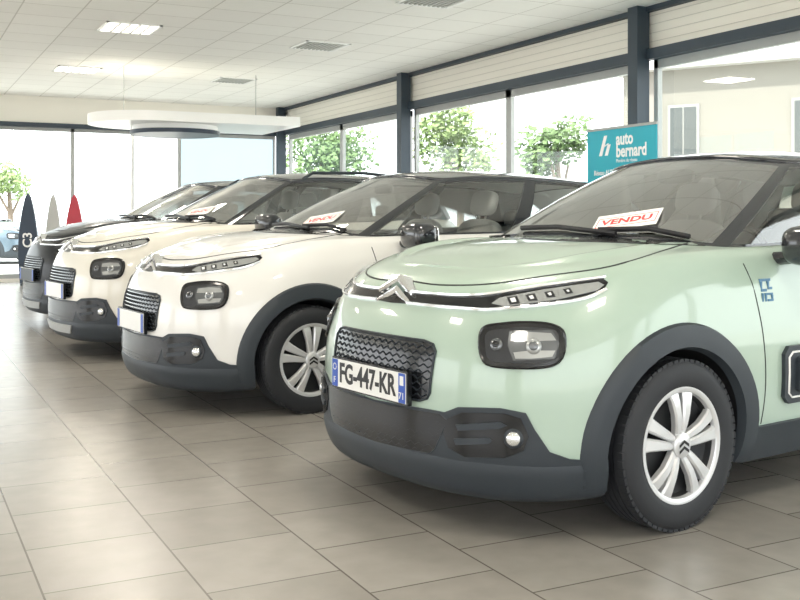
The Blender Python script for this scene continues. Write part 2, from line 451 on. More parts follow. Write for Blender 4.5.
# ---- lower bumper
patch('bumper_trim',[(372,399),(400,404),(445,412),(458,407),(500,408),(526,413),(535,430),(550,452),(570,459),(604,461),(604,468),(590,473),(550,482),(500,484),(450,477),(400,465),(366,455),(364,430),(364,399)],pxc,M['plastic'],7,.007,smooth=False,skirt=.01)
RJ=13; XE=.462; V=[];F=[]; colsL=[]
for i in range(NF+1):
    col=[]
    for j in range(RJ):
        p=raw[i][j]; pi=raw[max(i-1,0)][j]; pn=raw[i+1][j]; pu=raw[i][j+1]; pd=raw[i][max(j-1,0)]
        tang=(pn-pi) if i>0 else Vector((0,-1,0)); nn=(pu-pd).cross(tang).normalized()
        if nn.x>0 and abs(nn.x)>abs(nn.y): nn=-nn
        if nn.y>0 and abs(nn.y)>=abs(nn.x): nn=-nn
        q=p+nn*(.013 if 0<j<RJ-1 else (.002 if j==RJ-1 else .010)); col.append(Vector((q.x,(q.y if i>0 else 0),q.z)))
    if colsL and col[6].x>XE:
        pr=colsL[-1]; col=[a.lerp(b_,max(0,min(1,(XE-a.x)/max(1e-4,b_.x-a.x)))) for a,b_ in zip(pr,col)]; colsL.append(col); break
    colsL.append(col)
for s in (1,-1):
    b=len(V)
    for col in colsL:
        for q in col: V.append(Vector((q.x,q.y*s,q.z)))
    for i in range(len(colsL)-1):
        for j in range(RJ-1):
            q=(b+i*RJ+j,b+i*RJ+j+1,b+(i+1)*RJ+j+1,b+(i+1)*RJ+j); F.append(q if s>0 else q[::-1])
mk('bumper_lip',V,F,M['plastic'],car,True,50)
# ---- grilles
def sym(h): return h+[(-y,z) for (y,z) in h[::-1]]
def grille(name,half,zs,yw,m=M['gloss_black'],off=.003):
    g=patch(name,sym(half),front,m,.03,off,smooth=False,mirror=False)[0]
    poly=sym(half); V=MB(); dz=.022; k=0; z=zs[0]
    while z<zs[1]:
        y=-yw; seg=[]; q=0
        while y<=yw:
            zz=z+(.006 if (q+k)%2 else -.006)
            if inside((y,zz),poly): seg.append((y,zz))
            y+=.022; q+=1
        if len(seg)>3:
            v,f=rib(seg,front,.0045,.008,.03,False,base=-.002); V.add(v,f)
        z+=dz; k+=1
    mk('mesh_insert',V.v,V.f,M['plastic'],g,True,40)
    v,f=rib([(y*.995,z) for (y,z) in poly],front,.008,.009,.03,False,closed=True); mk('grille_rim',v,f,M['plastic'],g,True,40)
    return g
grille('upper_grille',[(0,.700),(-.28,.699),(-.325,.690),(-.345,.665),(-.338,.515),(-.325,.492),(-.29,.480),(0,.476)],(.50,.70),.34)
grille('lower_grille',[(0,.440),(-.385,.446),(-.420,.425),(-.365,.315),(-.34,.295),(0,.282)],(.30,.44),.42,off=.008)
# ---- headlamp
HL=[(480,348),(481,333),(486,327),(496,325),(520,323),(546,324),(559,328),(564,334),(565,346),(562,358),(554,365),(538,368),(512,368),(492,366),(484,361)]
hl=patch('headlight',HL,pxc,M['gloss_black'],5,.008)
def disc_at(name,p,rad,m,off,parents,caster=pxc,flat=.35,sx=1.0):
    l,n=caster(p)
    for s,par in zip((1,-1),parents):
        nn=Vector((n.x,n.y*s,n.z)); c=Vector((l.x,l.y*s,l.z))+nn*off
        q=nn.to_track_quat('Z','Y').to_matrix()
        V=[];F=[];na,nr=24,5
        for r_ in range(nr+1):
            a=r_/nr*PI/2
            for k in range(na): th=2*PI*k/na; V.append(c+q@Vector((rad*sx*math.cos(a)*math.cos(th),rad*math.cos(a)*math.sin(th),rad*flat*math.sin(a))))
        for r_ in range(nr):
            for k in range(na): k2=(k+1)%na; F.append((r_*na+k,r_*na+k2,(r_+1)*na+k2,(r_+1)*na+k))
        mk(name,V,F,m,par,True)
def reflector(parents,poly,m,off,name,step=4,smooth=True):
    os_=patch(name,poly,pxc,m,step,off,skirt=.002,smooth=smooth)
    for o,par in zip(os_,parents): o.parent=par
reflector(hl,[(486,345),(488,333),(507,329),(532,328),(555,331),(559,344),(556,358),(538,363),(510,363),(490,360)],M['rimdark'],.010,'lamp_bezel')
reflector(hl,[(510,332),(552,331),(559,344),(554,359),(514,361),(508,346)],M['lampgrey'],.012,'reflector',smooth=False)
reflector(hl,[(512,335),(530,333),(551,334),(556,341),(530,342),(511,342)],M['lamplight'],.0135,'reflector_top',smooth=False)
reflector(hl,[(514,353),(530,351),(555,351),(552,357),(532,359),(516,359)],M['lamplight'],.0135,'reflector_base',smooth=False)
disc_at('projector',(534,347),.028,M['lamplight'],.013,hl,flat=.5)
disc_at('projector_glass',(534,347),.018,M['lampgrey'],.021,hl,flat=.5)
disc_at('lens',(497,345),.024,M['lampgrey'],.010,hl,flat=.4)
disc_at('projector_glass',(497,345),.013,M['gloss_black'],.017,hl,flat=.4)
ribbon('headlight_rim',HL,pxc,.009,.012,5,M['gloss_black'],closed=True)
# ---- daytime light and chrome
dr=patch('daytime_light',[(392,292),(410,292),(450,296),(490,295.5),(545,286.5),(602,278.5),(608,283),(602,293),(560,303),(490,310),(450,308),(410,304),(392,303)],pxc,M['gloss_black'],5,.005,smooth=False)
dl=patch('light_cover',[(492,304.5),(500,299),(545,290.5),(598,283),(604,286),(597,291.5),(558,300.5),(505,307.5)],pxc,M['lamplight'],4,.008,smooth=False,skirt=.002)
for o,p in zip(dl,dr): o.parent=p
for k,(x,y) in enumerate([(514,302),(532,299.2),(550,296),(568,292.8)]):
    w_=6.5-k*.5; h_=3.6-k*.35
    os_=patch('led_cell',[(x-w_,y-h_+.6),(x+w_-3,y-h_-.8),(x+w_,y+h_-1),(x-w_+3,y+h_)],pxc,M['rimdark'],3,.010,smooth=False,skirt=.002)
    for o,p in zip(os_,dl): o.parent=p
    os_=patch('led',[(x-w_+3,y-h_+2),(x+w_-5,y-h_+1),(x+w_-3.5,y+h_-2.4),(x-w_+5,y+h_-1.6)],pxc,M['led'],3,.012,smooth=False,skirt=.002)
    for o,p in zip(os_,dl): o.parent=p
ribbon('chrome_strip',[(408,292),(430,294.5),(460,296.2),(490,295),(545,286.5),(605,278)],pxc,.012,.015,6,M['chrome'])
ribbon('chrome_strip',[(408,303.5),(430,306.5),(460,309),(490,310.5),(545,305.5),(585,299),(606,290)],pxc,.012,.015,6,M['chrome'])
# chevron badge: two flat ridged prisms standing on the nose
l0,n0=front((0,.868)); bmx=Matrix.Translation(l0+Vector((-.022,0,0)))@Matrix.Rotation(R_(16),4,'Y')
def bprism(dz,hw,hh,t,nm):
    V=[]
    pl=[(-hw,-hh-t*.9),(0,-t*.9),(hw,-hh-t*.9),(hw,-hh),(0,t*.25),(-hw,-hh)]
    for dx in (0,.08):
        for (y,z) in pl: V.append(bmx@Vector((dx,y,z+dz)))
    for y,z in ((-hw*.97,-hh-t*.45),(0,-t*.35),(hw*.97,-hh-t*.45)): V.append(bmx@Vector((-.008,y,z+dz)))
    F=[(0,1,13,12),(1,2,14,13),(3,4,13,14),(4,5,12,13),(5,0,12),(2,3,14)]
    F+=[(k,6+k,6+(k+1)%6,(k+1)%6) for k in range(6)]
    return mk(nm,V,F,M['chrome'],car,False)
bprism(.060,.112,.050,.027,'chevron_badge'); bprism(.014,.112,.050,.027,'chevron_badge')
# ---- number plate
TM=lambda x,y,z,tilt=0: Matrix.Translation((x,y,z))@Matrix.Rotation(tilt,4,'Y')@Matrix(((0,0,-1,0),(-1,0,0,0),(0,1,0,0),(0,0,0,1)))
PX,PZ=-.026,.523
plate=MB().box((-.004+PX,-.26,PZ-.056),(.004+PX,.26,PZ+.056)).build('number_plate',M['plate'],car)
MB().box((PX,-.268,PZ-.063),(.02+PX,.268,PZ+.063)).build('plate_holder',M['gloss_black'],plate)
for a,b in ((.217,.259),(-.259,-.217)): MB().box((PX-.0055,a,PZ-.055),(PX,b,PZ+.055)).build('blue_band',M['plateblue'],plate)
v,f=text_mesh('FG-447-KR',.098,TM(PX-.005,0,PZ),.0008,.0026)
ys=[p.y for p in v]; sc=.40/(max(ys)-min(ys)); mid=(max(ys)+min(ys))/2
v=[Vector((p.x,(p.y-mid)*sc,PZ+(p.z-PZ)*1.12)) for p in v]
mk('lettering',v,f,M['ink'],plate,False)
v,f=text_mesh('71',.036,TM(PX-.0065,-.238,PZ-.03)); mk('region_code',v,f,M['plate'],plate,False)
v,f=text_mesh('F',.036,TM(PX-.0065,.238,PZ-.03)); mk('country_letter',v,f,M['plate'],plate,False)
MB().box((PX-.0062,-.25,PZ+.01),(PX-.0055,-.226,PZ+.045)).build('region_crest',M['plate'],plate)
mb=MB()
for k in range(12):
    a=2*PI*k/12; y=.238+.012*math.cos(a); z=PZ+.025+.012*math.sin(a); mb.box((PX-.0065,y-.002,z-.002),(PX-.0055,y+.002,z+.002))
mb.build('star_ring',M['plate'],plate)
# ---- fog lamp pocket
fp=patch('fog_light_surround',[(449,418),(463,412),(505,413),(521,418),(529,436),(524,450),(505,457),(466,456),(450,447),(445,432)],pxc,M['gloss_black'],6,.012,smooth=False)
reflector(fp,[(458,424),(500,421),(508,425),(500,428),(460,430)],M['plastic'],.018,'fin',smooth=False)
reflector(fp,[(456,438),(490,437),(494,440),(490,443),(458,444)],M['plastic'],.018,'fin',smooth=False)
disc_at('fog_light',(514,438),.036,M['plastic'],.010,fp,flat=.4)
disc_at('fog_lens',(514,438),.026,M['lens'],.018,fp,flat=.5)
# ---- wheel arch trims, sills, seams
def arc_patch(name,wx,r0,r1,a0,a1):
    for s in (1,-1):
        V=[];F=[];n=44;rs=[r0,r0+.012,(r0+r1)/2,r1-.012,r1]; offs=[-.02,.014,.016,.014,-.004]
        for i in range(n+1):
            a=R_(a0+(a1-a0)*i/n)
            for r,of in zip(rs,offs):
                x=wx-r*math.cos(a); z=max(.2,WR+r*math.sin(a)); l,nn=side((x,z)); nn=(nn+Vector((0,-1.2,0))).normalized(); p=l+nn*of
                V.append(Vector((p.x,p.y*s,p.z)))
        m=len(rs)
        for i in range(n):
            for k in range(m-1):
                q=(i*m+k,(i+1)*m+k,(i+1)*m+k+1,i*m+k+1); F.append(q if s>0 else q[::-1])
        mk(name,V,F,M['plastic'],car,True,50)
arc_patch('wheel_arch_trim',WX,.352,.456,-18,198)
arc_patch('wheel_arch_trim',WX2,.352,.445,-14,192)
patch('sill_trim',[(1.20,.20),(2.95,.20),(2.95,.32),(2.4,.335),(1.23,.335)],side,M['plastic'],.08,.014,smooth=False)
ribbon('panel_gap',[(1.275,.34),(1.285,.5),(1.275,.7),(1.25,.85),(1.23,.975)],side,.006,.0012,.04,M['seam'])
ribbon('panel_gap',[(2.33,.34),(2.35,.6),(2.33,.98)],side,.006,.0012,.04,M['seam'])
ribbon('panel_gap',[(2.95,.55),(3.1,.72),(3.3,.85),(3.36,1.0)],side,.006,.0012,.04,M['seam'])
ribbon('panel_gap',[(412,281),(440,285),(490,284),(545,276),(600,268.5),(632,260.5),(665,250),(688,243)],pxc,.008,.0015,8,M['seam'])
# air bump
ab=patch('air_bump',[(1.39,.44),(1.42,.41),(2.92,.41),(2.96,.44),(2.96,.61),(2.92,.64),(1.42,.64),(1.39,.61)],side,M['plastic'],.07,.018,smooth=False)
V,F=rib([(1.415,.455),(1.44,.435),(2.9,.435),(2.935,.455),(2.935,.595),(2.9,.615),(1.44,.615),(1.415,.595)],side,.010,.024,.06,False,closed=True)
for s,p in zip((1,-1),ab): mk('bump_outline',[Vector((v.x,v.y*s,v.z)) for v in V],[f if s>0 else f[::-1] for f in F],M['plate'],p,True)
for k in range(6):
    x=1.46+k*.24
    os_=patch('bump',[(x,.47),(x+.02,.455),(x+.18,.455),(x+.2,.47),(x+.2,.58),(x+.18,.595),(x+.02,.595),(x,.58)],side,M['plastic'],.05,.036,smooth=False,skirt=.02)
    for o,p in zip(os_,ab): o.parent=p
lx,lz=1.325,.870
def em(boxes,k=.72):
    mb=MB()
    for (a,b,c,d) in boxes:
        a,b,c,d=a*k,b*k,c*k,d*k
        y=side((lx+(a+c)/2,lz+(b+d)/2))[0].y; mb.box((lx+a,y-.003,lz+b),(lx+c,y+.01,lz+d))
    return mb
em([(-.05,.045,.05,.060),(-.05,.0,-.035,.045),(-.05,-.01,.0,.005),(.012,.0,.027,.045),(.012,.0,.05,.014),(-.05,-.065,-.035,-.018),(-.022,-.03,.05,-.018),(-.022,-.065,-.008,-.03),(.0,-.065,.05,-.052),(.035,-.055,.05,-.03)]).build('blue_emblem',M['blue'],car)
# cowl, wipers
patch('cowl_panel',[(489,236),(520,239),(560,241),(620,243),(680,245),(705,246),(712,243),(690,238),(620,236),(560,234),(510,233)],pxc,M['gloss_black'],9,.003,smooth=False,mirror=False)
wv,wf=rib([(523,231),(560,230),(617,237)],pxg,.016,.030,12,False,base=-.008); mk('wiper',wv,wf,M['ink'],car,True,40)
wv,wf=rib([(600,233),(650,232),(690,240)],pxg,.016,.030,12,False,base=-.008); mk('wiper',wv,wf,M['ink'],car,True,40)
# mirrors (passenger side folded in)
o=MB().sq((1.47,-.965,1.045),(.085,.125,.082),.62).build('door_mirror',M['roof'],car,True,60)
MB().tube([(1.46,-.76,.985),(1.47,-.9,1.0)],[.028,.025],8).build('mirror_arm',M['roof'],o,True)
MB().sq((1.553,-.965,1.045),(.006,.10,.062),.5).build('mirror_glass',M['chrome'],o,True)
o=MB().sq((1.58,.83,1.045),(.125,.06,.08),.62).build('door_mirror',M['roof'],car,True,60)
MB().tube([(1.46,.74,.985),(1.50,.80,1.0)],[.028,.025],8).build('mirror_arm',M['roof'],o,True)
for x in (2.2,3.08):
    for s in (1,-1):
        l,n=side((x,.86)); MB().sq((x,(l.y-.028)*s,.86),(.10,.018,.016),.5).build('door_handle',M['mint'],car,True)
patch('tail_light',[(3.58,.82),(3.78,.85),(3.84,.95),(3.62,.96)],side,M['redl'],.04,.008)
MB().sq((1.80,0,1.36),(.02,.11,.035),.5).build('rear_view_mirror',M['dark'],car,True)
# ---- interior
MB().sq((1.42,0,.93),(.24,.69,.115),.35).build('dashboard',mat('dashboard_grey',(.18,.18,.18),.7),car,True)
def torus(c,R,r,mx,n=32,m=8):
    V=[];F=[]
    for i in range(n):
        a=2*PI*i/n
        for k in range(m):
            b=2*PI*k/m; V.append(Vector(c)+mx@Vector(((R+r*math.cos(b))*math.cos(a),(R+r*math.cos(b))*math.sin(a),r*math.sin(b))))
    for i in range(n):
        for k in range(m): F.append((i*m+k,((i+1)%n)*m+k,((i+1)%n)*m+(k+1)%m,i*m+(k+1)%m))
    return V,F
tm=Matrix.Rotation(R_(-62),3,'Y'); V,F=torus((1.74,-.36,.95),.18,.016,tm); mb=MB().add(V,F)
mb.sq((1.73,-.36,.94),(.06,.07,.06),.8); mb.tube([(1.75,-.53,.97),(1.73,-.36,.94),(1.75,-.19,.97)],.018); mb.build('steering_wheel',M['dark'],car,True)
for s in (-1,1):
    rot=Matrix.Rotation(R_(14),3,'Y')
    o=MB().sq((2.1,.37*s,.58),(.27,.25,.11),.5).sq((2.33,.37*s,.86),(.075,.24,.29),.5,mx=rot).build('seat',M['seat'],car,True)
    MB().sq((2.42,.37*s,1.26),(.05,.13,.09),.6,mx=rot).tube([(2.39,.33*s,1.1),(2.42,.33*s,1.24)],.008).tube([(2.39,.41*s,1.1),(2.42,.41*s,1.24)],.008).build('headrest',M['seat'],o,True)
o=MB().sq((3.0,0,.60),(.25,.62,.12),.45).sq((3.25,0,.86),(.08,.62,.24),.4,mx=Matrix.Rotation(R_(14),3,'Y')).build('rear_bench',M['seat'],car,True)
for y in (-.4,0,.4): MB().sq((3.31,y,1.15),(.045,.12,.065),.6).build('headrest',M['seat'],o,True)
# ---- wheels
def wheel(wx,s):
    y=-.765*s
    prof=[(.20,-.080),(.215,-.092),(.24,-.0985),(.27,-.0995),(.295,-.095),(.308,-.086),(.3155,-.072),(.3175,-.058)]
    for g in (-.042,-.014,.014,.042): prof+=[(.3175,g-.004),(.310,g-.003),(.310,g+.003),(.3175,g+.004)]
    prof+=[(.3175,.058),(.3155,.072),(.308,.086),(.27,.0995),(.22,.092),(.20,.080)]
    prof=[(r,w*s) for r,w in prof]
    t=MB().lathe_y(prof,(wx,y,WR),72,True).build('wheel',M['rubber'],car,True,30)
    rb=MB()
    for q in range(64):
        a=2*PI*q/64; mxx=Matrix.Translation((wx,y,WR))@Matrix.Rotation(-a,4,'Y')
        rb.box((.304,(-.0875 if s>0 else .060),-.012),(.3172,(-.060 if s>0 else .0875),.012),mxx)
    rb.build('tread_block',M['rubber'],t)
    MB().lathe_y([(.218,-.088*s),(.216,-.094*s),(.205,-.094*s),(.196,-.088*s),(.192,-.074*s)],(wx,y,WR),60).build('rim',M['rim'],t,True,40)
    MB().lathe_y([(.192,-.074*s),(.186,-.05*s),(.16,-.04*s),(.05,-.045*s),(.0,-.045*s)],(wx,y,WR),40).build('backing_disc',M['rimdark'],t,True,40)
    for k in range(5):
        A=2*PI*k/5+PI/2; sp=MB()
        for d in (-1,1):
            V=[];st=[(.030,.000,.024),(.075,.001,.034),(.115,.004,.042),(.165,.009,.056),(.207,.013,.074)]
            for q,(rr,i0,i1) in enumerate(st):
                dep=(-.080-.014*math.sin(q/4*PI))*s
                for (tt,dd) in ((i0,dep+.022*s),(i0,dep+.004*s),(i0+.007,dep-.004*s),(i1-.007,dep-.004*s),(i1,dep+.002*s),(i1,dep+.022*s)):
                    x=rr*math.cos(A)-d*tt*math.sin(A); z=rr*math.sin(A)+d*tt*math.cos(A); V.append(Vector((wx+x,y+dd,WR+z)))
            F=[]
            for q in range(len(st)-1):
                for e in range(6): e2=(e+1)%6; F.append((q*6+e,q*6+e2,(q+1)*6+e2,(q+1)*6+e))
            F.append(tuple(range(6))); F.append(tuple((len(st)-1)*6+e for e in range(6)))
            sp.add(V,F)
        sp.build('spoke',M['rim'],t,True,30)
    MB().lathe_y([(.048,-.07*s),(.046,-.092*s),(.036,-.098*s),(0,-.099*s)],(wx,y,WR),32).build('hub_cap',M['rim'],t,True,40)
    if s>0:
        c=MB()
        for zt in (.022,.0):
            for d in (-1,1):
                c.add([(wx,y-.1008,WR+zt),(wx+d*.027,y-.1008,WR+zt-.017),(wx+d*.027,y-.1008,WR+zt-.029),(wx,y-.1008,WR+zt-.012)],[(0,1,2,3)])
        c.build('chevron_mark',M['ink'],t)
for wx in (WX,WX2):
    for s in (1,-1): wheel(wx,s)
MB().tube([(WX,-.7,WR),(WX,.7,WR)],.04).tube([(WX2,-.7,WR),(WX2,.7,WR)],.04).build('axle',M['dark'],car)
# ================================================================= copies
def kids(o): return [c for c in bpy.data.objects if c.parent==o]
def copy_tree(o,parent=None,paint=None,skip=()):
    c=o.copy(); COL.objects.link(c)
    if parent: c.parent=parent
    if paint and c.type=='MESH':
        for k,sl in enumerate(c.material_slots):
            if sl.material==M['mint']: sl.link='OBJECT'; sl.material=paint
    for ch in kids(o):
        if ch.name.split('.')[0] in skip: continue
        copy_tree(ch,c,paint,skip)
    return c
CARS=[(-.105,3.93,'mint','mint green hatchback with black roof, nearest car with its whole front wheel visible',1,8),
(-1.645,6.2,'white','white hatchback with black roof standing next to the mint green car',1,5),
(-2.88,8.4,'cream','taller cream white car with roof rails between the white hatchback and the black car',1.055,8),
(-3.93,10.6,'black_paint','black car with roof rails next to the cream white car',1.06,8),
(-4.55,12.9,'pale_paint','pale car at the far end of the row, mostly hidden behind the black car',1,8)]
NOT=('lettering','region_code','region_crest','country_letter','star_ring','blue_emblem')
roots=[]
for k,c_ in enumerate(CARS): roots.append(car if k==0 else copy_tree(car,None,M[c_[2]],NOT+(('air_bump',) if k in (2,3) else ())))
out=copy_tree(car,None,M['silver_paint'],NOT)
for k,(r_,f_,pt,lab,sz,dg) in enumerate(CARS):
    o=roots[k]; o.location=W(r_,f_); o.rotation_euler=(0,0,R_(dg)); o.scale=(1,1,sz)
    tag(o,lab,'car','cars lined up in the showroom')
out.location=W(-9.3,25.5,-.02); out.rotation_euler=(0,0,R_(140)); tag(out,'blue grey car parked outside beyond the far glass wall','car')
for k in (3,4):
    for o in kids(roots[k]):
        if o.name.startswith('number_plate'): o.material_slots[0].link='OBJECT'; o.material_slots[0].material=M['plastic']
for k in (2,3):
    for s in (1,-1):
        mb=MB(); ps=[Vector((x,-.555*s,rooftop(x,.555)+h)) for x,h in ((2.05,0),(2.15,.045),(2.7,.055),(3.3,.05),(3.45,0))]; mb.tube(ps,.014); mb.build('roof_rail',M['plastic'],roots[k],True)
    patch('skid_plate',sym([(0,.262),(-.34,.268),(-.29,.205),(0,.20)]),front,M['skid'],.04,.024,smooth=False,mirror=False,parent=roots[k])
# sold signs
def card(roots_,p,rotdeg,lab,w=.30,h=.155):
    l,n=pxg(p)
    x=Vector((0,-1,0)); x=(x-n*x.dot(n)).normalized(); y=n.cross(x).normalized()
    a=R_(rotdeg); x2=x*math.cos(a)+y*math.sin(a); y2=n.cross(x2)
    base=l+n*.006
    mx=Matrix(((x2.x,y2.x,n.x,base.x),(x2.y,y2.y,n.y,base.y),(x2.z,y2.z,n.z,base.z),(0,0,0,1)))
    c=MB().box((-w/2,-h/2,-.001),(w/2,h/2,.001)).build('sold_sign',M['paper'])
    v,f=text_mesh('VENDU',.070,Matrix.Translation((0,0,.0015)),.0003,.0024); mb=MB().add(v,f)
    mb.build('lettering',M['red'],c)
    mb=MB(); q=.003
    mb.box((-w/2+.012,-.045,.0012),(w/2-.012,-.045+q,.002)).box((-w/2+.012,.045-q,.0012),(w/2-.012,.045,.002)).box((-w/2+.012,-.045,.0012),(-w/2+.012+q,.045,.002)).box((w/2-.012-q,-.045,.0012),(w/2-.012,.045,.002))
    mb.build('red_border',M['red'],c)
    for k,(rt,lb) in enumerate(zip(roots_,lab)):
        o=c if k==0 else copy_tree(c)
        rt_m=Matrix.Translation(rt.location)@Matrix.Rotation(rt.rotation_euler.z,4,'Z')@Matrix.Diagonal((*rt.scale,1))
        o.matrix_world=rt_m@mx; tag(o,lb,'sign','sold signs on the windscreens')
card([roots[0],roots[1],roots[2]],(627,221.5),24,['white card with red lettering on the windscreen of the mint green car','white card with red lettering on the windscreen of the white hatchback','white card with red lettering on the windscreen of the taller cream white car'])
# ================================================================= ROOM
XW=7.0; YF=19.0; ZC=3.34; ZB=2.90
def struct(o): o['kind']='structure'; return o
struct(MB().box((-9,-5,-.1),(XW+.1,YF+.1,0)).build('floor',M['floor']))
struct(MB().box((-9,-5,ZC),(XW+.2,YF+.2,ZC+.1)).build('ceiling',M['ceil']))
struct(MB().box((XW+.06,-5,0),(XW+.2,YF+.2,.35)).box((XW+.06,-5,ZB),(XW+.2,YF+.2,ZC)).build('wall_right',M['beige']))
struct(MB().box((-9,YF+.06,0),(XW,YF+.2,.06)).box((-9,YF+.06,2.86),(XW,YF+.2,ZC)).build('wall_far',M['beige']))
struct(MB().box((-9.2,-5.2,ZB),(-9,YF+.2,ZC)).box((-9.2,-5.2,0),(-9,-3.5,ZC)).box((-9.2,2,0),(-9,3.5,ZC)).box((-9.2,9,0),(-9,10.5,ZC)).build('wall_left',M['beige']))
struct(MB().box((-9,-5.2,ZB),(XW+.2,-5,ZC)).box((-9,-5.2,0),(-7,-5,ZC)).box((5,-5.2,0),(XW+.2,-5,ZC)).build('wall_back',M['beige']))
struct(MB().box((XW-.02,-5,2.79),(XW+.08,YF,2.90)).build('trim_1',M['steel']))
struct(MB().box((-9,YF-.02,2.78),(XW,YF+.08,2.86)).build('trim_2',M['steel']))
colY=[-2.6,2.77,8.15,13.5,18.85]
for k,y in enumerate(colY): struct(MB().box((XW-.14,y-.075,0),(XW+.02,y+.075,ZC)).build('trim_%d'%(k+3),M['steel']))
struct(MB().box((XW-.02,-5,ZC-.05),(XW+.06,YF,ZC)).build('trim_9',M['steel']))
rl=MB()
for q in range(4): rl.box((XW+.05,-5,ZB+.09*q+.08),(XW+.061,YF,ZB+.09*q+.084))
struct(rl.build('trim_10',M['groove']))
nw=1
for k in range(4):
    a,b=colY[k]+.075,colY[k+1]-.075; m_=(a+b)/2
    for (p,q) in ((a,m_),(m_,b)):
        w_=MB(); x0,x1=XW+.08,XW+.14
        w_.box((x0,p,.35),(x1,p+.06,2.79)).box((x0,q-.06,.35),(x1,q,2.79)).box((x0,p,.35),(x1,q,.42)).box((x0,p,2.70),(x1,q,2.79))
        o=struct(w_.build('window_%d'%nw,M['frame'])); nw+=1
        MB().box((XW+.10,p+.06,.42),(XW+.106,q-.06,2.70)).build('pane',M['wglass'],o)
x=-8.9
while x<XW-1:
    q=min(x+1.98,XW-.1); w_=MB(); y0,y1=YF+.08,YF+.14
    w_.box((x,y0,.06),(x+.03,y1,2.78)).box((q-.03,y0,.06),(q,y1,2.78)).box((x,y0,.06),(q,y1,.14)).box((x,y0,2.72),(q,y1,2.78))
    o=struct(w_.build('window_%d'%nw,M['frame'])); nw+=1
    MB().box((x+.03,YF+.1,.14),(q-.03,YF+.106,2.72)).build('pane',M['aqua'] if x>4.5 else M['wglass'],o)
    x+=1.98
LIG=[(2.45,11.67),(2.45,15.3),(2.45,8.05),(2.45,4.4),(2.45,.8),(-1.2,11.67),(-1.2,8.05),(-1.2,4.4),(-1.2,.8)]  # first pair seen; the rest are unseen panels added for more light
lname=['square ceiling light panel, nearer of the two lit ones in view','square ceiling light panel, farther of the two lit ones in view']
for k,(x,y) in enumerate(LIG):
    o=MB().box((x-.31,y-.31,ZC-.015),(x+.31,y-.28,ZC)).box((x-.31,y+.28,ZC-.015),(x+.31,y+.31,ZC)).box((x-.31,y-.31,ZC-.015),(x-.28,y+.31,ZC)).box((x+.28,y-.31,ZC-.015),(x+.31,y+.31,ZC)).build('ceiling_light',M['whitegloss'])
    MB().box((x-.28,y-.28,ZC-.01),(x+.28,y+.28,ZC-.002)).build('diffuser',M['lamp'],o)
    lv=MB()
    for q in range(1,5): lv.box((x-.28+q*.112,y-.28,ZC-.02),(x-.262+q*.112,y+.28,ZC-.008))
    lv.build('louvre',M['vent'],o)
    tag(o,lname[k] if k<2 else 'square ceiling light panel out of view, added to light the room','ceiling light','ceiling light panels')
    L=bpy.data.lights.new('panel_light','AREA'); L.size=.56; L.energy=26; L.color=(1,.92,.80); lo_=bpy.data.objects.new('panel_light',L); COL.objects.link(lo_); lo_.location=(x,y,ZC-.03)
for k,((x,y),lb) in enumerate(zip([(4.87,8.77),(4.87,11.8),(4.87,15.4)],['grey ceiling vent grille at the top edge of the picture','grey ceiling vent grille midway along the ceiling','grey ceiling vent grille farthest away above the white cars'])):
    mb=MB().box((x-.3,y-.3,ZC-.012),(x+.3,y-.27,ZC)).box((x-.3,y+.27,ZC-.012),(x+.3,y+.3,ZC)).box((x-.3,y-.3,ZC-.012),(x-.27,y+.3,ZC)).box((x+.27,y-.3,ZC-.012),(x+.3,y+.3,ZC))
    o=mb.build('ceiling_vent',M['whitegloss']); sl=MB()
    for q in range(10): sl.box((x-.27+q*.054,y-.27,ZC-.014),(x-.245+q*.054,y+.27,ZC-.002))
    sl.build('slat',M['vent'],o); tag(o,lb,'vent','ceiling vents')
# hanging canopy: broad white board with a rounded end and a straight edge reaching towards the window corner
cc=W(-3.2,14.9)
def prism(mb,c,rx,ry,z0,z1,n=64,rot=0,e=1.):
    V=[]
    for z in (z0,z1):
        for k in range(n):
            a=2*PI*k/n; px=math.copysign(abs(math.cos(a))**e,math.cos(a))*rx; py=math.copysign(abs(math.sin(a))**e,math.sin(a))*ry
            V.append((c.x+px*math.cos(rot)-py*math.sin(rot),c.y+px*math.sin(rot)+py*math.cos(rot),z))
    F=[(k,(k+1)%n,n+(k+1)%n,n+k) for k in range(n)]+[tuple(range(n))[::-1],tuple(range(n,2*n))]
    return mb.add(V,F)
outl=[]
for k in range(25):
    a=PI/2+PI*k/24; outl.append((cc.x-.55+.85*math.cos(a),cc.y+.85*math.sin(a)))
outl+= [(cc.x+1.50,cc.y-.85),(cc.x+1.50,cc.y+.85)]
n_=len(outl); V=[(x,y,2.50) for x,y in outl]+[(x,y,2.64) for x,y in outl]
cn=mk('hanging_canopy',V,[(k,(k+1)%n_,n_+(k+1)%n_,n_+k) for k in range(n_)]+[tuple(range(n_))[::-1],tuple(range(n_,2*n_))],M['whitegloss'],None,True,30)
dd=cc+Vector((-.15,0,0))
prism(MB(),dd,.62,.62,2.43,2.50).build('drum',M['whitegloss'],cn,True,30)
prism(MB(),dd,.65,.65,2.37,2.43).build('dark_rim',M['navy'],cn,True,30)
rd=MB()
for dx,dy in ((-.9,0),(1.1,0)): rd.tube([(cc.x+dx,cc.y+dy,2.6),(cc.x+dx,cc.y+dy,ZC)],.006,6)
rd.build('suspension_rod',M['vent'],cn); tag(cn,'white canopy with a rounded end and dark rimmed drum hanging from the ceiling','canopy')
pp=W(-4.15,15.5); tag(MB().tube([(pp.x,pp.y,0),(pp.x,pp.y,2.48)],.03,12).build('support_pole',M['whitegloss'],None,True),'thin white pole standing under the hanging canopy','pole')
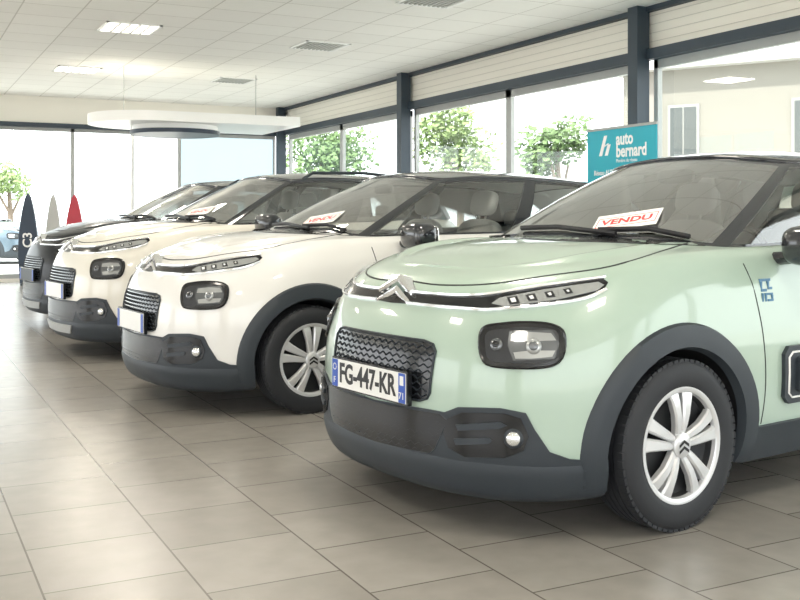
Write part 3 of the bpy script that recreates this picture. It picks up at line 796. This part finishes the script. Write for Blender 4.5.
def board(Rr,F_,h,w,m,lab,txt):
    c=W(Rr,F_); V=[];n=24; mx=Matrix.Translation(c)@Matrix.Rotation(-YAW,4,'Z')
    for y in (-.02,.02):
        for s in (-1,1):
            for k in range(n+1):
                t=k/n if s<0 else 1-k/n; ww=w/2*(max(0,1-t**4)**.6)*(.75+.25*math.sin(PI*min(1,t+.1))); V.append(mx@Vector((s*ww,y,.03+t*h)))
    m2=2*(n+1); F=[tuple(range(m2)),tuple(range(m2,2*m2))[::-1]]+[(k,m2+k,m2+(k+1)%m2,(k+1)%m2) for k in range(m2)]
    o=mk('display_board',V,F,m,None,False); 
    MB().box((-.10,-.10,0),(.10,.10,.03),mx).build('foot_plate',M['steel'],o)
    if txt:
        v,f=text_mesh(txt,.22,mx@Matrix.Translation((0,-.022,h*.5))@Matrix.Rotation(PI/2,4,'X')@Matrix.Rotation(PI/2,4,'Z'),.001,.004); mk('lettering',v,f,M['plate'],o,False)
    tag(o,lab,'display board','surfboard shaped display boards')
board(-6.32,17.0,1.54,.33,M['navy'],'dark navy pointed display board with white lettering beside the black car','C3')
board(-5.93,17.1,1.52,.27,M['vent'],'grey pointed display board between the navy and the red ones',None)
board(-5.60,17.2,1.52,.34,mat('board_red',(.45,.03,.05),.4),'red pointed display board behind the black car bonnet',None)
# teal roll-up banner
bx=6.35; y0,y1=7.20,8.24; ZT=2.03
o=MB().box((bx,y0,.08),(bx+.006,y1,ZT)).build('roll_up_banner',M['teal'])
MB().box((bx-.08,y0-.01,0),(bx+.10,y1+.01,.08)).build('base_cassette',M['frame'],o)
MB().box((bx-.01,y0,ZT-.005),(bx+.02,y1,ZT+.02)).build('top_rail',M['frame'],o)
MB().tube([(bx+.03,(y0+y1)/2,.05),(bx+.03,(y0+y1)/2,ZT)],.012,8).build('banner_pole',M['frame'],o)
BM=lambda y,z: Matrix.Translation((bx-.002,y,z))@Matrix(((0,0,-1,0),(-1,0,0,0),(0,1,0,0),(0,0,0,1)))
ym=(y0+y1)/2
v,f=text_mesh('auto',.17,BM(ym+.08,1.92),.001,.005,'LEFT'); mb=MB().add(v,f)
v,f=text_mesh('bernard',.17,BM(ym+.08,1.80),.001,.005,'LEFT'); mb.add(v,f)
v,f=text_mesh('Membre du réseau',.05,BM(ym+.08,1.71),.001,.0,'LEFT'); mb.add(v,f)
v,f=text_mesh('Réseau AUTOMOBILES',.07,BM(ym+.50,1.60),.001,.001,'LEFT'); mb.add(v,f)
mb.v=[Vector((p.x,ym+(p.y-ym)*.82,p.z)) for p in mb.v]
mb.build('lettering',M['tealw'],o)
lg=MB()
def para(a,b,w): lg.add([(bx-.003,a[0],a[1]),(bx-.003,a[0]-w,a[1]),(bx-.003,b[0]-w,b[1]),(bx-.003,b[0],b[1])],[(0,1,2,3)])
para((ym+.33,1.77),(ym+.25,1.97),.05); para((ym+.24,1.77),(ym+.195,1.88),.05); para((ym+.27,1.86),(ym+.195,1.89),.03)
lg.build('logo_mark',M['tealw'],o)
tag(o,'teal roll-up banner with white lettering standing by the window behind the mint green car','banner')
# ================================================================= outside
struct(MB().box((-60,YF+.25,-.12),(80,120,-.02)).box((XW+.25,-40,-.12),(80,YF+.25,-.02)).box((-60,-40,-.12),(-9.25,YF+.25,-.02)).box((-9.25,-40,-.12),(XW+.25,-5.25,-.02)).build('outdoor_ground',M['ground']))
def tree(c,h,r,m,lab,nl=1500):
    root=bpy.data.objects.new('tree',None); COL.objects.link(root); root.location=c
    MB().tube([(0,0,0),(.05,.05,h*.35),(0,.1,h*.7)],[.12,.09,.05],8).tube([(.03,.03,h*.35),(.4,.2,h*.6)],[.05,.03],6).tube([(.03,.03,h*.4),(-.4,-.2,h*.62)],[.05,.03],6).build('trunk',M['bark'],root,True)
    mb=MB(); blobs=[(Vector((random.uniform(-1,1)*r*.6,random.uniform(-1,1)*r*.6,h*.68+random.uniform(-.5,.6)*r)),r*random.uniform(.35,.6)) for _ in range(9)]
    for _ in range(nl):
        b_,br=random.choice(blobs); d=Vector((random.gauss(0,1),random.gauss(0,1),random.gauss(0,1))).normalized()*br*random.uniform(.6,1.05)
        p=b_+d; a=Vector((random.gauss(0,1),random.gauss(0,1),random.gauss(0,1))).normalized()*.09; b2=a.orthogonal().normalized()*.05
        mb.add([p-a,p-b2,p+a,p+b2],[(0,1,2,3)])
    mb.build('foliage',m,root); tag(root,lab,'tree','trees outside the windows')
tree(W(-2.0,26),3.9,1.3,M['leaf'],'green tree seen through the window beside the corner column',2200)
tree(W(1.5,25),4.1,1.35,M['leaf2'],'light green bushy tree outside the middle window bay',2600)
tree(W(3.55,22.3),3.9,.85,M['leaf'],'slim green tree outside just left of the teal banner',1500)
tree(W(-12.9,33),3.2,.8,M['leaf2'],'small tree outside beyond the far glass wall',700)
hb=bpy.data.objects.new('house',None); COL.objects.link(hb); hp=W(9.2,24); hb.location=hp; hb.rotation_euler=(0,0,-R_(60))
MB().box((-4,0,0),(8,5,4.9)).build('wall',M['render'],hb)
for x in (-2.4,.6,3.6):
    w_=MB().box((x-.4,-.06,2.3),(x+.4,.02,4.0)).build('window',M['hwhite'],hb)
    MB().box((x-.33,-.08,2.37),(x-.02,-.05,3.93)).box((x+.02,-.08,2.37),(x+.33,-.05,3.93)).build('window_pane',M['pane_dark'],w_)
MB().box((-4,-.05,1.75),(8,.02,1.85)).build('string_course',M['hwhite'],hb)
MB().box((-4.3,-.4,4.9),(8.3,5.4,5.1)).build('roof',M['vent'],hb)
tag(hb,'pale rendered house across the street seen through the right window','house')
# ================================================================= light
w=bpy.data.worlds.new('world'); S.world=w; w.use_nodes=True; bg=w.node_tree.nodes['Background']
bg.inputs[0].default_value=(.945,.975,1,1); bg.inputs[1].default_value=2.6
sun=bpy.data.lights.new('sun','SUN'); sun.energy=6; sun.angle=R_(2); sun.color=(1,.95,.86); so=bpy.data.objects.new('sun',sun); COL.objects.link(so)
so.rotation_euler=Vector((.42,.38,-.82)).to_track_quat('-Z','Y').to_euler()
S.view_settings.view_transform='Standard'; S.view_settings.look='None'; S.view_settings.exposure=0.56
